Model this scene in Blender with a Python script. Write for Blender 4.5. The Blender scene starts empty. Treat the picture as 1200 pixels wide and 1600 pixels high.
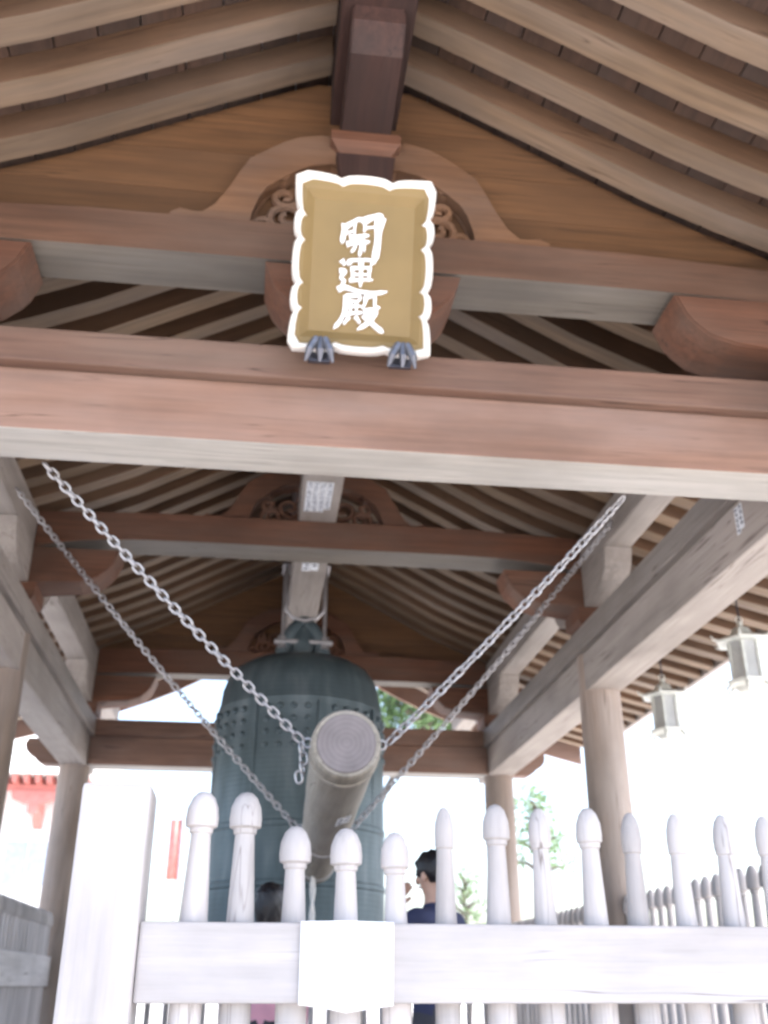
import bpy, bmesh, math, random
from mathutils import Vector, Matrix, Quaternion
random.seed(7)
R = math.radians
PI = math.pi
S = bpy.context.scene
C = S.collection

# ------------------------------------------------------------ camera
cam_d = bpy.data.cameras.new('camera')
cam = bpy.data.objects.new('camera', cam_d)
C.objects.link(cam)
S.camera = cam
PITCH, YAW, ROLL, FPX = R(25.4548), R(7.1221), R(0.0835), 1559.4
cam_d.sensor_fit = 'VERTICAL'
cam_d.sensor_height = 24.0
cam_d.lens = FPX / 1600 * 24.0
cam_d.clip_start = 0.05
cam_d.clip_end = 3000
fw = Vector((math.sin(YAW)*math.cos(PITCH), math.cos(YAW)*math.cos(PITCH), math.sin(PITCH)))
rt = Vector((math.cos(YAW), -math.sin(YAW), 0)); up = rt.cross(fw)
r2 = rt*math.cos(ROLL) + up*math.sin(ROLL); u2 = up*math.cos(ROLL) - rt*math.sin(ROLL)
cam.matrix_world = Matrix(((r2.x, u2.x, -fw.x, 0), (r2.y, u2.y, -fw.y, 0), (r2.z, u2.z, -fw.z, 0), (0, 0, 0, 1)))
cam_d.dof.use_dof = True
cam_d.dof.focus_distance = 1.5      # hand-held snapshot, focus caught too near
cam_d.dof.aperture_fstop = 3.6

# ------------------------------------------------------------ light
SUN_EL, SUN_AZ = R(62), R(100)      # azimuth clockwise from +Y
w = bpy.data.worlds.new('World'); S.world = w; w.use_nodes = True
wn = w.node_tree.nodes; wl = w.node_tree.links
bg = wn['Background']
sky = wn.new('ShaderNodeTexSky'); sky.sky_type = 'NISHITA'; sky.sun_disc = False
sky.sun_elevation = SUN_EL; sky.sun_rotation = SUN_AZ
sky.air_density = 1.0; sky.dust_density = 4.0; sky.ozone_density = 1.0
wl.new(sky.outputs[0], bg.inputs[0]); bg.inputs[1].default_value = 0.15
sun_d = bpy.data.lights.new('sun', 'SUN'); sun_d.energy = 1.5; sun_d.angle = R(12); sun_d.color = (1, .96, .9)
sun = bpy.data.objects.new('sun', sun_d); C.objects.link(sun)
sd = Vector((math.sin(SUN_AZ)*math.cos(SUN_EL), math.cos(SUN_AZ)*math.cos(SUN_EL), math.sin(SUN_EL)))
sun.rotation_euler = (-sd).to_track_quat('-Z', 'Y').to_euler()
sun.location = sd*50
S.view_settings.view_transform = 'Standard'
S.view_settings.look = 'None'
S.view_settings.exposure = 2.25
S.view_settings.gamma = 1.0
S.view_settings.use_curve_mapping = False

# ------------------------------------------------------------ materials
def mat(name, rough=.7, metal=0.0):
    m = bpy.data.materials.new(name); m.use_nodes = True
    b = m.node_tree.nodes['Principled BSDF']
    b.inputs['Roughness'].default_value = rough; b.inputs['Metallic'].default_value = metal
    return m, m.node_tree.nodes, m.node_tree.links, b

def ramp(N, stops):
    r = N.new('ShaderNodeValToRGB')
    e = r.color_ramp.elements
    while len(e) < len(stops): e.new(.5)
    for k, (p, c) in enumerate(stops):
        e[k].position = p; e[k].color = (*c, 1)
    return r

def wood(name, col, axis=0, var=.35, rough=.72, grain=1.0, weather=None, tone=1.0, slope=0.0):
    """timber with grain running along one object axis, knots of tone and grey weathering"""
    m, N, L, b = mat(name, rough)
    tc = N.new('ShaderNodeTexCoord'); oi = N.new('ShaderNodeObjectInfo')
    ml = N.new('ShaderNodeMath'); ml.operation = 'MULTIPLY'; ml.inputs[1].default_value = 37.0
    L.new(oi.outputs['Random'], ml.inputs[0])
    ad = N.new('ShaderNodeVectorMath'); ad.operation = 'ADD'
    src = tc.outputs['Object']
    if slope:                            # grain follows a piece that falls away on both sides of its origin
        sp = N.new('ShaderNodeSeparateXYZ'); cb = N.new('ShaderNodeCombineXYZ'); L.new(src, sp.inputs[0])
        ab = N.new('ShaderNodeMath'); ab.operation = 'ABSOLUTE'; L.new(sp.outputs[0], ab.inputs[0])
        ma = N.new('ShaderNodeMath'); ma.operation = 'MULTIPLY_ADD'; ma.inputs[1].default_value = slope
        L.new(ab.outputs[0], ma.inputs[0]); L.new(sp.outputs[2], ma.inputs[2])
        dm = N.new('ShaderNodeMath'); dm.operation = 'MULTIPLY'; dm.inputs[1].default_value = .35; L.new(ma.outputs[0], dm.inputs[0])
        L.new(sp.outputs[0], cb.inputs[0]); L.new(sp.outputs[1], cb.inputs[1]); L.new(dm.outputs[0], cb.inputs[2]); src = cb.outputs[0]
    L.new(src, ad.inputs[0]); L.new(ml.outputs[0], ad.inputs[1])
    mp = N.new('ShaderNodeMapping'); sc = [26*grain]*3; sc[axis] = 1.1*grain
    mp.inputs['Scale'].default_value = sc
    L.new(ad.outputs[0], mp.inputs[0])
    n1 = N.new('ShaderNodeTexNoise'); n1.inputs['Scale'].default_value = 1.0; n1.inputs['Detail'].default_value = 6; n1.inputs['Roughness'].default_value = .65
    L.new(mp.outputs[0], n1.inputs[0])
    mp2 = N.new('ShaderNodeMapping'); sc = [3.2]*3; sc[axis] = .7
    mp2.inputs['Scale'].default_value = sc
    L.new(ad.outputs[0], mp2.inputs[0])
    n2 = N.new('ShaderNodeTexNoise'); n2.inputs['Scale'].default_value = 1.0; n2.inputs['Detail'].default_value = 4
    L.new(mp2.outputs[0], n2.inputs[0])
    lo = tuple(c*(1-var) for c in col); hi = tuple(min(1, c*(1+var*.8)) for c in col)
    r1 = ramp(N, [(.3, lo), (.72, hi)]); L.new(n1.outputs[0], r1.inputs[0])
    wc = weather or tuple(.55*c + .45*(sum(col)/3)*1.05 for c in col)
    mx = N.new('ShaderNodeMix'); mx.data_type = 'RGBA'
    r2_ = ramp(N, [(.4, (0, 0, 0)), (.68, (1, 1, 1))]); L.new(n2.outputs[0], r2_.inputs[0])
    sm = N.new('ShaderNodeMath'); sm.operation = 'MULTIPLY'; sm.inputs[1].default_value = .75
    L.new(r2_.outputs[0], sm.inputs[0]); L.new(sm.outputs[0], mx.inputs[0])
    L.new(r1.outputs[0], mx.inputs[6]); mx.inputs[7].default_value = (*wc, 1)
    hs = N.new('ShaderNodeHueSaturation'); mr = N.new('ShaderNodeMapRange')
    mr.inputs[3].default_value = .7*tone; mr.inputs[4].default_value = 1.02*tone
    L.new(oi.outputs['Random'], mr.inputs[0]); L.new(mr.outputs[0], hs.inputs['Value'])
    # drying cracks: thin dark lines that follow the grain
    mp3 = N.new('ShaderNodeMapping'); sc = [17]*3; sc[axis] = .55
    mp3.inputs['Scale'].default_value = sc; L.new(ad.outputs[0], mp3.inputs[0])
    n3 = N.new('ShaderNodeTexNoise'); n3.inputs['Scale'].default_value = 1.0; n3.inputs['Detail'].default_value = 2; L.new(mp3.outputs[0], n3.inputs[0])
    r3 = ramp(N, [(.485, (1, 1, 1)), (.5, (.38, .34, .32)), (.515, (1, 1, 1))]); L.new(n3.outputs[0], r3.inputs[0])
    mp4 = N.new('ShaderNodeMapping'); sc = [2.3]*3; sc[axis] = 1.1
    mp4.inputs['Scale'].default_value = sc; L.new(ad.outputs[0], mp4.inputs[0])
    n4 = N.new('ShaderNodeTexNoise'); n4.inputs['Scale'].default_value = 1.3; n4.inputs['Detail'].default_value = 5; L.new(mp4.outputs[0], n4.inputs[0])
    r4 = ramp(N, [(.5, (0, 0, 0)), (.62, (1, 1, 1))]); L.new(n4.outputs[0], r4.inputs[0])
    r5 = ramp(N, [(.3, (.78, .76, .74)), (.6, (1.06, 1.05, 1.04))]); L.new(n4.outputs[0], r5.inputs[0])
    cx = N.new('ShaderNodeMix'); cx.data_type = 'RGBA'; cx.inputs[6].default_value = (1, 1, 1, 1)
    L.new(r4.outputs[0], cx.inputs[0]); L.new(r3.outputs[0], cx.inputs[7])
    m5 = N.new('ShaderNodeMix'); m5.data_type = 'RGBA'; m5.blend_type = 'MULTIPLY'; m5.inputs[0].default_value = 1
    L.new(mx.outputs[2], m5.inputs[6]); L.new(cx.outputs[2], m5.inputs[7])
    m6 = N.new('ShaderNodeMix'); m6.data_type = 'RGBA'; m6.blend_type = 'MULTIPLY'; m6.inputs[0].default_value = 1
    L.new(m5.outputs[2], m6.inputs[6]); L.new(r5.outputs[0], m6.inputs[7]); mx = m6
    L.new(mx.outputs[2], hs.inputs['Color']); L.new(hs.outputs[0], b.inputs['Base Color'])
    bp = N.new('ShaderNodeBump'); bp.inputs['Strength'].default_value = .35; bp.inputs['Distance'].default_value = .006
    L.new(n1.outputs[0], bp.inputs['Height']); L.new(bp.outputs[0], b.inputs['Normal'])
    return m

def plain(name, col, rough=.6, metal=0, var=.15, scale=6.0, bump=.0):
    m, N, L, b = mat(name, rough, metal)
    tc = N.new('ShaderNodeTexCoord'); n = N.new('ShaderNodeTexNoise')
    n.inputs['Scale'].default_value = scale; n.inputs['Detail'].default_value = 5
    L.new(tc.outputs['Object'], n.inputs[0])
    r = ramp(N, [(.3, tuple(c*(1-var) for c in col)), (.7, tuple(min(1, c*(1+var)) for c in col))])
    L.new(n.outputs[0], r.inputs[0]); L.new(r.outputs[0], b.inputs['Base Color'])
    if bump:
        bp = N.new('ShaderNodeBump'); bp.inputs['Strength'].default_value = bump; bp.inputs['Distance'].default_value = .01
        L.new(n.outputs[0], bp.inputs['Height']); L.new(bp.outputs[0], b.inputs['Normal'])
    return m

BROWN = (.27, .155, .095)
M = {}
for ax, k in enumerate('xyz'):
    M['beam_'+k] = wood('weathered_timber_'+k, (.27, .155, .11) if k == 'x' else (.36, .32, .29), ax, .22, weather=(.28, .2, .17) if k == 'x' else (.42, .37, .34))
    M['upper_'+k] = wood('old_brown_timber_'+k, (.15, .074, .043), ax, .32, weather=(.16, .105, .077))
    M['plate_'+k] = wood('brown_plate_timber_'+k, (.22, .122, .086) if k == 'x' else (.33, .29, .265), ax, .28, weather=(.22, .15, .115) if k == 'x' else (.38, .34, .31))
    M['grey_'+k] = wood('silvered_timber_'+k, (.47, .44, .4), ax, .2)  # tie beam undersides, light bounced off the ground painted into the grey
    M['dull_'+k] = wood('dull_grey_timber_'+k, (.2, .172, .142), ax, .28)  # rainbow beam undersides, weaker ground bounce painted in as grey
    M['inner_'+k] = wood('reddish_timber_'+k, (.175, .07, .036), ax, .35, weather=(.15, .095, .07))
    M['rafter_'+k] = wood('rafter_timber_'+k, (.25, .17, .108), ax, .34, weather=(.24, .19, .155), slope=.45)  # rafter undersides, bounce light baked into the paler tone
    M['rside_'+k] = wood('dark_rafter_timber_'+k, (.18, .098, .054), ax, .35, weather=(.19, .125, .085), slope=.45)  # rafter sides, same timber with the shade painted in
    M['panel_'+k] = wood('gable_timber_'+k, (.175, .084, .034), ax, .34, weather=(.14, .074, .037))
    M['fence_'+k] = wood('silver_timber_'+k, (.59, .555, .545), ax, .15, weather=(.63, .6, .6))
    M['dark_'+k] = wood('dark_timber_'+k, (.055, .024, .018), ax, .4)
    M['board_'+k] = wood('roof_board_timber_'+k, (.1, .055, .036), ax, .3)
M['carve'] = wood('carved_timber', (.25, .125, .062), 0, .3)
M['column'] = wood('column_timber', (.36, .28, .23), 2, .25, weather=(.42, .37, .34))
M['log'] = wood('log_timber', (.36, .325, .27), 1, .35, weather=(.4, .38, .35))
def endgrain():
    m, N, L, b = mat('log_end_grain', .8)
    tc = N.new('ShaderNodeTexCoord'); wv = N.new('ShaderNodeTexWave'); wv.wave_type = 'RINGS'; wv.rings_direction = 'Y'
    wv.inputs['Scale'].default_value = 14; wv.inputs['Distortion'].default_value = 2.2; wv.inputs['Detail'].default_value = 4
    L.new(tc.outputs['Object'], wv.inputs[0])
    n = N.new('ShaderNodeTexNoise'); n.inputs['Scale'].default_value = 9; n.inputs['Detail'].default_value = 5; L.new(tc.outputs['Object'], n.inputs[0])
    ad = N.new('ShaderNodeMath'); ad.operation = 'MULTIPLY_ADD'; ad.inputs[1].default_value = .16; L.new(wv.outputs[1], ad.inputs[0]); L.new(n.outputs[0], ad.inputs[2])
    r = ramp(N, [(.3, (.15, .13, .13)), (.95, (.25, .22, .22))]); L.new(ad.outputs[0], r.inputs[0]); L.new(r.outputs[0], b.inputs['Base Color'])
    return m
M['log_end'] = endgrain()
M['gold'] = plain('gold_leaf_ground', (.215, .145, .055), .5, .15, .1, 3)
M['gilt'] = plain('pale_gilded_frame', (.86, .83, .78), .4, 0, .03)
M['white'] = plain('white_paint', (.86, .86, .88), .6, 0, .03)
M['paper'] = plain('white_paper', (.82, .84, .88), .7, 0, .03)
M['ink'] = plain('blue_black_ink', (.05, .06, .1), .7, 0, .1)
M['iron'] = plain('black_iron', (.06, .065, .09), .4, .6, .2, 20)
M['steel'] = plain('galvanised_steel', (.42, .41, .42), .4, .8, .12, 30)
M['hook'] = plain('tarnished_iron', (.14, .145, .17), .35, .7, .2, 30)
M['stone'] = plain('granite', (.42, .4, .38), .8, 0, .15, 40, .3)
M['slab'] = plain('dark_paving_stone', (.24, .23, .22), .8, 0, .2, 5, .2)
M['gravel'] = plain('pale_gravel', (.6, .58, .55), .9, 0, .12, 30, .4)
M['red'] = plain('vermilion_paint', (.55, .2, .17), .5, 0, .15)
M['plaster'] = plain('white_plaster', (.82, .82, .8), .8, 0, .04)
M['tile'] = plain('grey_roof_tile', (.2, .21, .23), .6, 0, .2, 12)
M['skin'] = plain('skin', (.5, .3, .22), .5, 0, .08)
M['hair'] = plain('black_hair', (.012, .01, .012), .4, 0, .3, 60, .5)
M['navy'] = plain('navy_cloth', (.025, .03, .075), .8, 0, .15, 12, .2)
M['trouser'] = plain('charcoal_cloth', (.04, .04, .05), .8)
M['pink'] = plain('pink_cloth', (.6, .3, .36), .8)
M['shoe'] = plain('black_leather', (.02, .02, .02), .4)
M['rope'] = plain('white_rope', (.75, .73, .7), .8, 0, .1, 60, .5)
M['lantern'] = plain('verdigris_bronze', (.58, .6, .56), .5, .1, .15, 14, .2)
M['lampglass'] = plain('frosted_pane', (.55, .56, .58), .3, 0, .05)
M['bark'] = plain('grey_bark', (.12, .1, .08), .9, 0, .3, 8, .6)
M['windowdark'] = plain('blue_grey_shutter', (.4, .47, .58), .5)
M['paleroof'] = plain('pale_roof_sheet', (.7, .7, .68), .6)

def bronze():
    m, N, L, b = mat('green_bell_bronze', .5, .35)
    tc = N.new('ShaderNodeTexCoord'); mp = N.new('ShaderNodeMapping'); mp.inputs['Scale'].default_value = (5, 5, 1.2)
    L.new(tc.outputs['Object'], mp.inputs[0])
    n = N.new('ShaderNodeTexNoise'); n.inputs['Scale'].default_value = 1.6; n.inputs['Detail'].default_value = 7
    L.new(mp.outputs[0], n.inputs[0])
    r = ramp(N, [(.28, (.06, .085, .095)), (.55, (.09, .125, .14)), (.78, (.15, .18, .2))])
    L.new(n.outputs[0], r.inputs[0]); L.new(r.outputs[0], b.inputs['Base Color'])
    wv = N.new('ShaderNodeTexWave'); wv.bands_direction = 'Z'; wv.inputs['Scale'].default_value = 7; wv.inputs['Distortion'].default_value = 1.5
    L.new(tc.outputs['Object'], wv.inputs[0])
    ad = N.new('ShaderNodeMath'); ad.operation = 'ADD'; L.new(wv.outputs[1], ad.inputs[0]); L.new(n.outputs[0], ad.inputs[1])
    bp = N.new('ShaderNodeBump'); bp.inputs['Strength'].default_value = .12; bp.inputs['Distance'].default_value = .008
    L.new(ad.outputs[0], bp.inputs['Height']); L.new(bp.outputs[0], b.inputs['Normal'])
    return m
M['bronze'] = bronze()

def leafmat(name, a, c):
    m, N, L, b = mat(name, .6)
    oi = N.new('ShaderNodeNewGeometry')
    r = ramp(N, [(0, a), (1, c)]); L.new(oi.outputs['Random Per Island'], r.inputs[0])
    L.new(r.outputs[0], b.inputs['Base Color'])
    tr = N.new('ShaderNodeBsdfTranslucent'); L.new(r.outputs[0], tr.inputs[0])
    ms = N.new('ShaderNodeMixShader'); ms.inputs[0].default_value = .4
    L.new(b.outputs[0], ms.inputs[1]); L.new(tr.outputs[0], ms.inputs[2])
    L.new(ms.outputs[0], N['Material Output'].inputs[0])
    return m
M['leaf'] = leafmat('broad_leaves', (.12, .2, .08), (.2, .3, .14))

# ------------------------------------------------------------ helpers
def mark(o, label=None, cat=None, group=None, kind=None):
    if label: o['label'] = label
    if cat: o['category'] = cat
    if group: o['group'] = group
    if kind: o['kind'] = kind
    return o

def thing(name, label, cat, loc=(0, 0, 0), group=None):
    o = bpy.data.objects.new(name, None); C.objects.link(o); o.location = loc
    o.empty_display_size = .1
    return mark(o, label, cat, group)

def off(parent):
    v = Vector((0, 0, 0))
    while parent is not None:
        v += parent.location; parent = parent.parent
    return v

def obj(name, bm, material, parent=None, smooth=False, origin=None):
    """bm is in world coordinates; origin = where the object's own origin goes"""
    base = off(parent)
    o_ = Vector(origin) if origin is not None else (base if parent else Vector((0, 0, 0)))
    bmesh.ops.translate(bm, verts=bm.verts, vec=-o_)
    bmesh.ops.recalc_face_normals(bm, faces=bm.faces)
    me = bpy.data.meshes.new(name); bm.to_mesh(me); bm.free()
    for k in (material if isinstance(material, (list, tuple)) else [material]): me.materials.append(k)
    if smooth:
        me.shade_smooth() if hasattr(me, 'shade_smooth') else None
        try: me.set_sharp_from_angle(angle=R(38))
        except Exception: pass
    o = bpy.data.objects.new(name, me); C.objects.link(o)
    o.parent = parent; o.location = o_ - base
    return o

def inst(src, parent, loc, rot=None, name=None):
    """a further object sharing src's mesh; loc in world"""
    o = src.copy(); C.objects.link(o); o.parent = parent
    o.location = Vector(loc) - off(parent)
    if rot is not None:
        o.rotation_mode = 'QUATERNION'; o.rotation_quaternion = rot
    return o

def box(bm, x0, x1, y0, y1, z0, z1, bev=.0):
    vs = [bm.verts.new(p) for p in ((x0, y0, z0), (x1, y0, z0), (x1, y1, z0), (x0, y1, z0), (x0, y0, z1), (x1, y0, z1), (x1, y1, z1), (x0, y1, z1))]
    fs = [bm.faces.new([vs[i] for i in q]) for q in ((0, 3, 2, 1), (4, 5, 6, 7), (0, 1, 5, 4), (1, 2, 6, 5), (2, 3, 7, 6), (3, 0, 4, 7))]
    if bev:
        es = list({e for f in fs for e in f.edges})
        bmesh.ops.bevel(bm, geom=es, offset=bev, segments=2, affect='EDGES', profile=.6)
    return bm

def nb(): return bmesh.new()
def bx(*a, bev=.012): return box(nb(), *a, bev=bev)

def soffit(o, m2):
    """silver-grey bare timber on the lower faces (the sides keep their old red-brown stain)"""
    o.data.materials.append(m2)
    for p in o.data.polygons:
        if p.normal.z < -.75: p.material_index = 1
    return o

def prism(bm, pts, axis, a, b, bev=0):
    """extrude a 2D outline between a and b along axis; pts in the other two axes in order"""
    def P(p, t):
        if axis == 'y': return (p[0], t, p[1])
        if axis == 'x': return (t, p[0], p[1])
        return (p[0], p[1], t)
    A = [bm.verts.new(P(p, a)) for p in pts]; B = [bm.verts.new(P(p, b)) for p in pts]
    n = len(pts)
    f1 = bm.faces.new(A); f2 = bm.faces.new(B[::-1])
    for i in range(n): bm.faces.new((A[i], B[i], B[(i+1) % n], A[(i+1) % n]))
    if bev:
        es = list(set(f1.edges) | set(f2.edges))
        bmesh.ops.bevel(bm, geom=es, offset=bev, segments=2, affect='EDGES')
    return bm

def lathe(bm, prof, c, seg=32, axis='z', cap=True):
    rings = []
    for r, h in prof:
        ring = []
        for i in range(seg):
            a = 2*PI*i/seg
            p = (r*math.cos(a), r*math.sin(a), h) if axis == 'z' else (r*math.cos(a), h, r*math.sin(a))
            ring.append(bm.verts.new((c[0]+p[0], c[1]+p[1], c[2]+p[2])))
        rings.append(ring)
    for a, b in zip(rings, rings[1:]):
        for i in range(seg): bm.faces.new((a[i], a[(i+1) % seg], b[(i+1) % seg], b[i]))
    if cap:
        bm.faces.new(rings[0][::-1]); bm.faces.new(rings[-1])
    return bm

def tube(bm, pts, rads, seg=8, cap=True, closed=False):
    pts = [Vector(p) for p in pts]; n = len(pts)
    if not isinstance(rads, (list, tuple)): rads = [rads]*n
    rings = []; prev = None
    for i, p in enumerate(pts):
        if closed: d = pts[(i+1) % n] - pts[i-1]
        else: d = pts[min(i+1, n-1)] - pts[max(i-1, 0)]
        d.normalize()
        if prev is None:
            prev = d.orthogonal().normalized()
        s = (prev - d*prev.dot(d)).normalized(); prev = s; t = d.cross(s)
        rings.append([bm.verts.new(p + (s*math.cos(2*PI*k/seg) + t*math.sin(2*PI*k/seg))*rads[i]) for k in range(seg)])
    rng = range(n if closed else n-1)
    for i in rng:
        a, b = rings[i], rings[(i+1) % n]
        for k in range(seg): bm.faces.new((a[k], a[(k+1) % seg], b[(k+1) % seg], b[k]))
    if cap and not closed:
        bm.faces.new(rings[0][::-1]); bm.faces.new(rings[-1])
    return bm

# ------------------------------------------------------------ measures (camera at the origin, z up)
XC, HW = .401, 2.463           # centre line, half width between columns
Y1, Y2, Y3 = 4.2, 8.064, 11.862
FLOOR, GROUND = -1.05, -1.5
TB0, TB1 = 2.262, 2.584        # tie beams
PL0, PL1 = 2.586, 2.77         # wall plates
KB, KT = 3.30, 3.60            # rainbow beams / purlins
def lx(s): return XC + s*HW

# ------------------------------------------------------------ ground and podium
g = nb()
box(g, -900, 900, -300, 1500, GROUND-.5, GROUND)
mark(obj('ground', g, M['gravel']), 'pale gravel yard around the bell pavilion', kind='structure')
pod = obj('stone_podium', bx(XC-3.2, XC+3.2, Y1-.75, Y3+.75, GROUND+.004, FLOOR-.06, bev=.02), M['stone'])
mark(pod, 'granite podium under the bell pavilion', kind='structure')
slab = None
for i in range(7):
    for j in range(10):
        x0 = XC-3.2+i*6.4/7; y0 = Y1-.75+j*(Y3-Y1+1.5)/10
        if slab is None:
            slab = obj('stone_slab', bx(x0+.006, x0+6.4/7-.006, y0+.006, y0+(Y3-Y1+1.5)/10-.006, FLOOR-.06, FLOOR, bev=.008), M['slab'], pod, origin=(x0, y0, FLOOR))
            s0 = Vector((x0, y0, FLOOR))
        else:
            inst(slab, pod, (x0, y0, FLOOR + random.uniform(-.003, 0)))

# ------------------------------------------------------------ pavilion
PV = thing('bell_pavilion', 'open wooden bell pavilion with exposed rafters, round columns and curved tie beams', 'pavilion', (XC, (Y1+Y3)/2, FLOOR))

# columns
col = None
for y in (Y1, Y2, Y3):
    for s in (-1, 1):
        x = lx(s)
        if col is None:
            b = nb(); lathe(b, [(.185, FLOOR+.1), (.188, FLOOR+.6), (.182, 0.6), (.174, 1.8), (.168, TB1)], (x, y, 0), 28)
            col = obj('column', b, M['column'], PV, True, (x, y, FLOOR))
            b = nb(); lathe(b, [(.3, FLOOR), (.3, FLOOR+.05), (.24, FLOOR+.1)], (x, y, 0), 24)
            cb = obj('column_base', b, M['stone'], PV, True, (x, y, FLOOR))
        else:
            inst(col, PV, (x, y, FLOOR)); inst(cb, PV, (x, y, FLOOR))

# tie beams (butted between longitudinal ones) with rounded noses beyond the columns
D = .148
def transverse(y):
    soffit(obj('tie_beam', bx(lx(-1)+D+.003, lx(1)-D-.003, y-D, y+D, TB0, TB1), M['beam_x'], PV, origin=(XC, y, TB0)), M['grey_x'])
    obj('wall_plate', bx(lx(-1)+.2, lx(1)-.2, y-.205, y+.205, PL0, PL1), M['plate_x'], PV, origin=(XC, y, PL0))
for y in (Y1, Y3): transverse(y)
for s in (-1, 1):
    for a, b_ in ((Y1, Y2), (Y2, Y3)):
        e0 = a - (.62 if a == Y1 else 0); e1 = b_ + (.45 if b_ == Y3 else 0)
        obj('tie_beam', bx(lx(s)-D, lx(s)+D, e0, e1-.003, TB0-.002, TB1), M['beam_y'], PV, origin=(lx(s), e0, TB0))
    obj('wall_plate', bx(lx(s)-.205, lx(s)+.205, Y1-.5, Y3+.5, PL0-.001, PL1+.001), M['plate_y'], PV, origin=(lx(s), Y1, PL0))
    # nose of the transverse beams outside the corner columns
    for y in (Y1, Y3):
        x = lx(s); pts = [(0, TB0+.01), (.2, TB0+.01), (.27, TB0+.05), (.3, TB0+.1), (.36, TB0+.12), (.4, TB0+.17), (.41, TB0+.24), (.38, TB0+.29), (.0, TB0+.3)]
        obj('beam_nose', prism(nb(), [(x+s*(D+.002+p), z) for p, z in pts], 'y', y-.11, y+.11, .008), M['beam_x'], PV, origin=(x, y, TB0))

# brackets
def arm_outline(h, c, z1=KB-.002, z0=2.975):
    """boat shaped arm, half length h, centre c"""
    half = [(.17, z0), (.3, z0+.015), (h-.3, z0+.03), (h-.16, z0+.075), (h-.08, z0+.15), (h-.045, z0+.2), (h, z1)]
    return [(c-p, z) for p, z in reversed(half)] + [(c+p, z) for p, z in half]
def block(x, y, r=.19, z0=PL1+.003, z1=2.973):
    b = nb()
    pr = [(r*.66, z0), (r*.7, z0+.03), (r, z0+.09), (r, z1)]
    for (ra, za), (rb, zb) in zip(pr, pr[1:]):
        A = [b.verts.new((x+sx*ra, y+sy*ra, za)) for sx, sy in ((-1, -1), (1, -1), (1, 1), (-1, 1))]
        B = [b.verts.new((x+sx*rb, y+sy*rb, zb)) for sx, sy in ((-1, -1), (1, -1), (1, 1), (-1, 1))]
        for i in range(4): b.faces.new((A[i], A[(i+1) % 4], B[(i+1) % 4], B[i]))
        if za == z0: b.faces.new(A[::-1])
        if zb == z1: b.faces.new(B)
    bmesh.ops.remove_doubles(b, verts=b.verts, dist=1e-5)
    return b
blk = obj('bracket_block', block(XC, Y1), M['inner_x'], PV, origin=(XC, Y1, PL1))
inst(blk, PV, (XC, Y3, PL1))
ca = obj('bracket_arm', prism(nb(), arm_outline(.5, XC), 'y', Y1-.17, Y1+.17, .01), M['inner_x'], PV, origin=(XC, Y1, KB))
inst(ca, PV, (XC, Y3, KB))
xa = ya = None
for y in (Y1, Y2, Y3):
    for s in (-1, 1):
        x = lx(s)
        inst(blk, PV, (x, y, PL1))
        if xa is None:
            xa = obj('bracket_arm', prism(nb(), arm_outline(.82, x), 'y', y-.172, y+.172, .01), M['inner_x'], PV, origin=(x, y, KB))
            ya = obj('bracket_arm', prism(nb(), arm_outline(.78, y, KB-.005, 2.978), 'x', x-.121, x+.121, .01), M['beam_y'], PV, origin=(x, y, KB))
        else:
            inst(xa, PV, (x, y, KB)); inst(ya, PV, (x, y, KB))

# wall purlins
for s in (-1, 1):
    x = lx(s)
    obj('purlin', bx(x-.115, x+.115, 1.9, 14.1, KB, KT+.02), M['beam_y'], PV, origin=(x, Y1, KB))

# rainbow beams
def rainbow(y, kb=KB, kt=KT, m='beam_x', th=.105, arch=.03):
    half = []
    L_ = HW-.116
    for i in range(13):
        t = i/12; half.append((L_*t, kb + arch*(1-t**6)))
    # eyebrow recess at the ends
    pts = [(XC-p, z) for p, z in reversed(half)] + [(XC+p, z) for p, z in half[1:]]
    pts += [(XC+L_, kt-.03), (XC+L_*.6, kt), (XC-L_*.6, kt), (XC-L_, kt-.03)]
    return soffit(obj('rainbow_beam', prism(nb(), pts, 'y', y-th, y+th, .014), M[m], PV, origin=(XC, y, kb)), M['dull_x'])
rainbow(Y1, KB, 3.565, 'upper_x', .145)
rainbow(Y2, 3.30, 3.66, 'inner_x', .165, .11)
rainbow(Y3, 3.33, 3.66, 'inner_x', .12)

# roof profile (underside of the rafters) against distance from the centre line
PR = [(0.0, 4.80), (.35, 4.65), (.9, 4.36), (1.6, 3.98), (2.0, 3.80), (2.46, 3.625), (3.0, 3.44), (3.6, 3.26), (4.1, 3.13), (4.35, 3.07)]
def zr(d):
    for (a, za), (b, zb) in zip(PR, PR[1:]):
        if d <= b: return za + (zb-za)*(d-a)/(b-a)
    return PR[-1][1]
DS = [i*4.35/22 for i in range(23)]

# rafters
PITCHY = .335; RW = .145; RH = .17
raf = {}
ys = [Y1-.105-RW/2+.005 - k*PITCHY for k in range(7)] + [Y1+.105+RW/2-.005+.09 + k*PITCHY for k in range(29)]
for s in (-1, 1):
    for y in sorted(ys):
        if s not in raf:
            pts = [(XC+s*d, zr(d)) for d in DS[0:] if d > .12] + [(XC+s*d, zr(d)+RH) for d in reversed(DS) if d > .12]
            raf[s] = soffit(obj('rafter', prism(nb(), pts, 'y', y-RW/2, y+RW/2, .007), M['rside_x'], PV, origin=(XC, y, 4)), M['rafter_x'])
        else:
            inst(raf[s], PV, (XC, y, 4))
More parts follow.
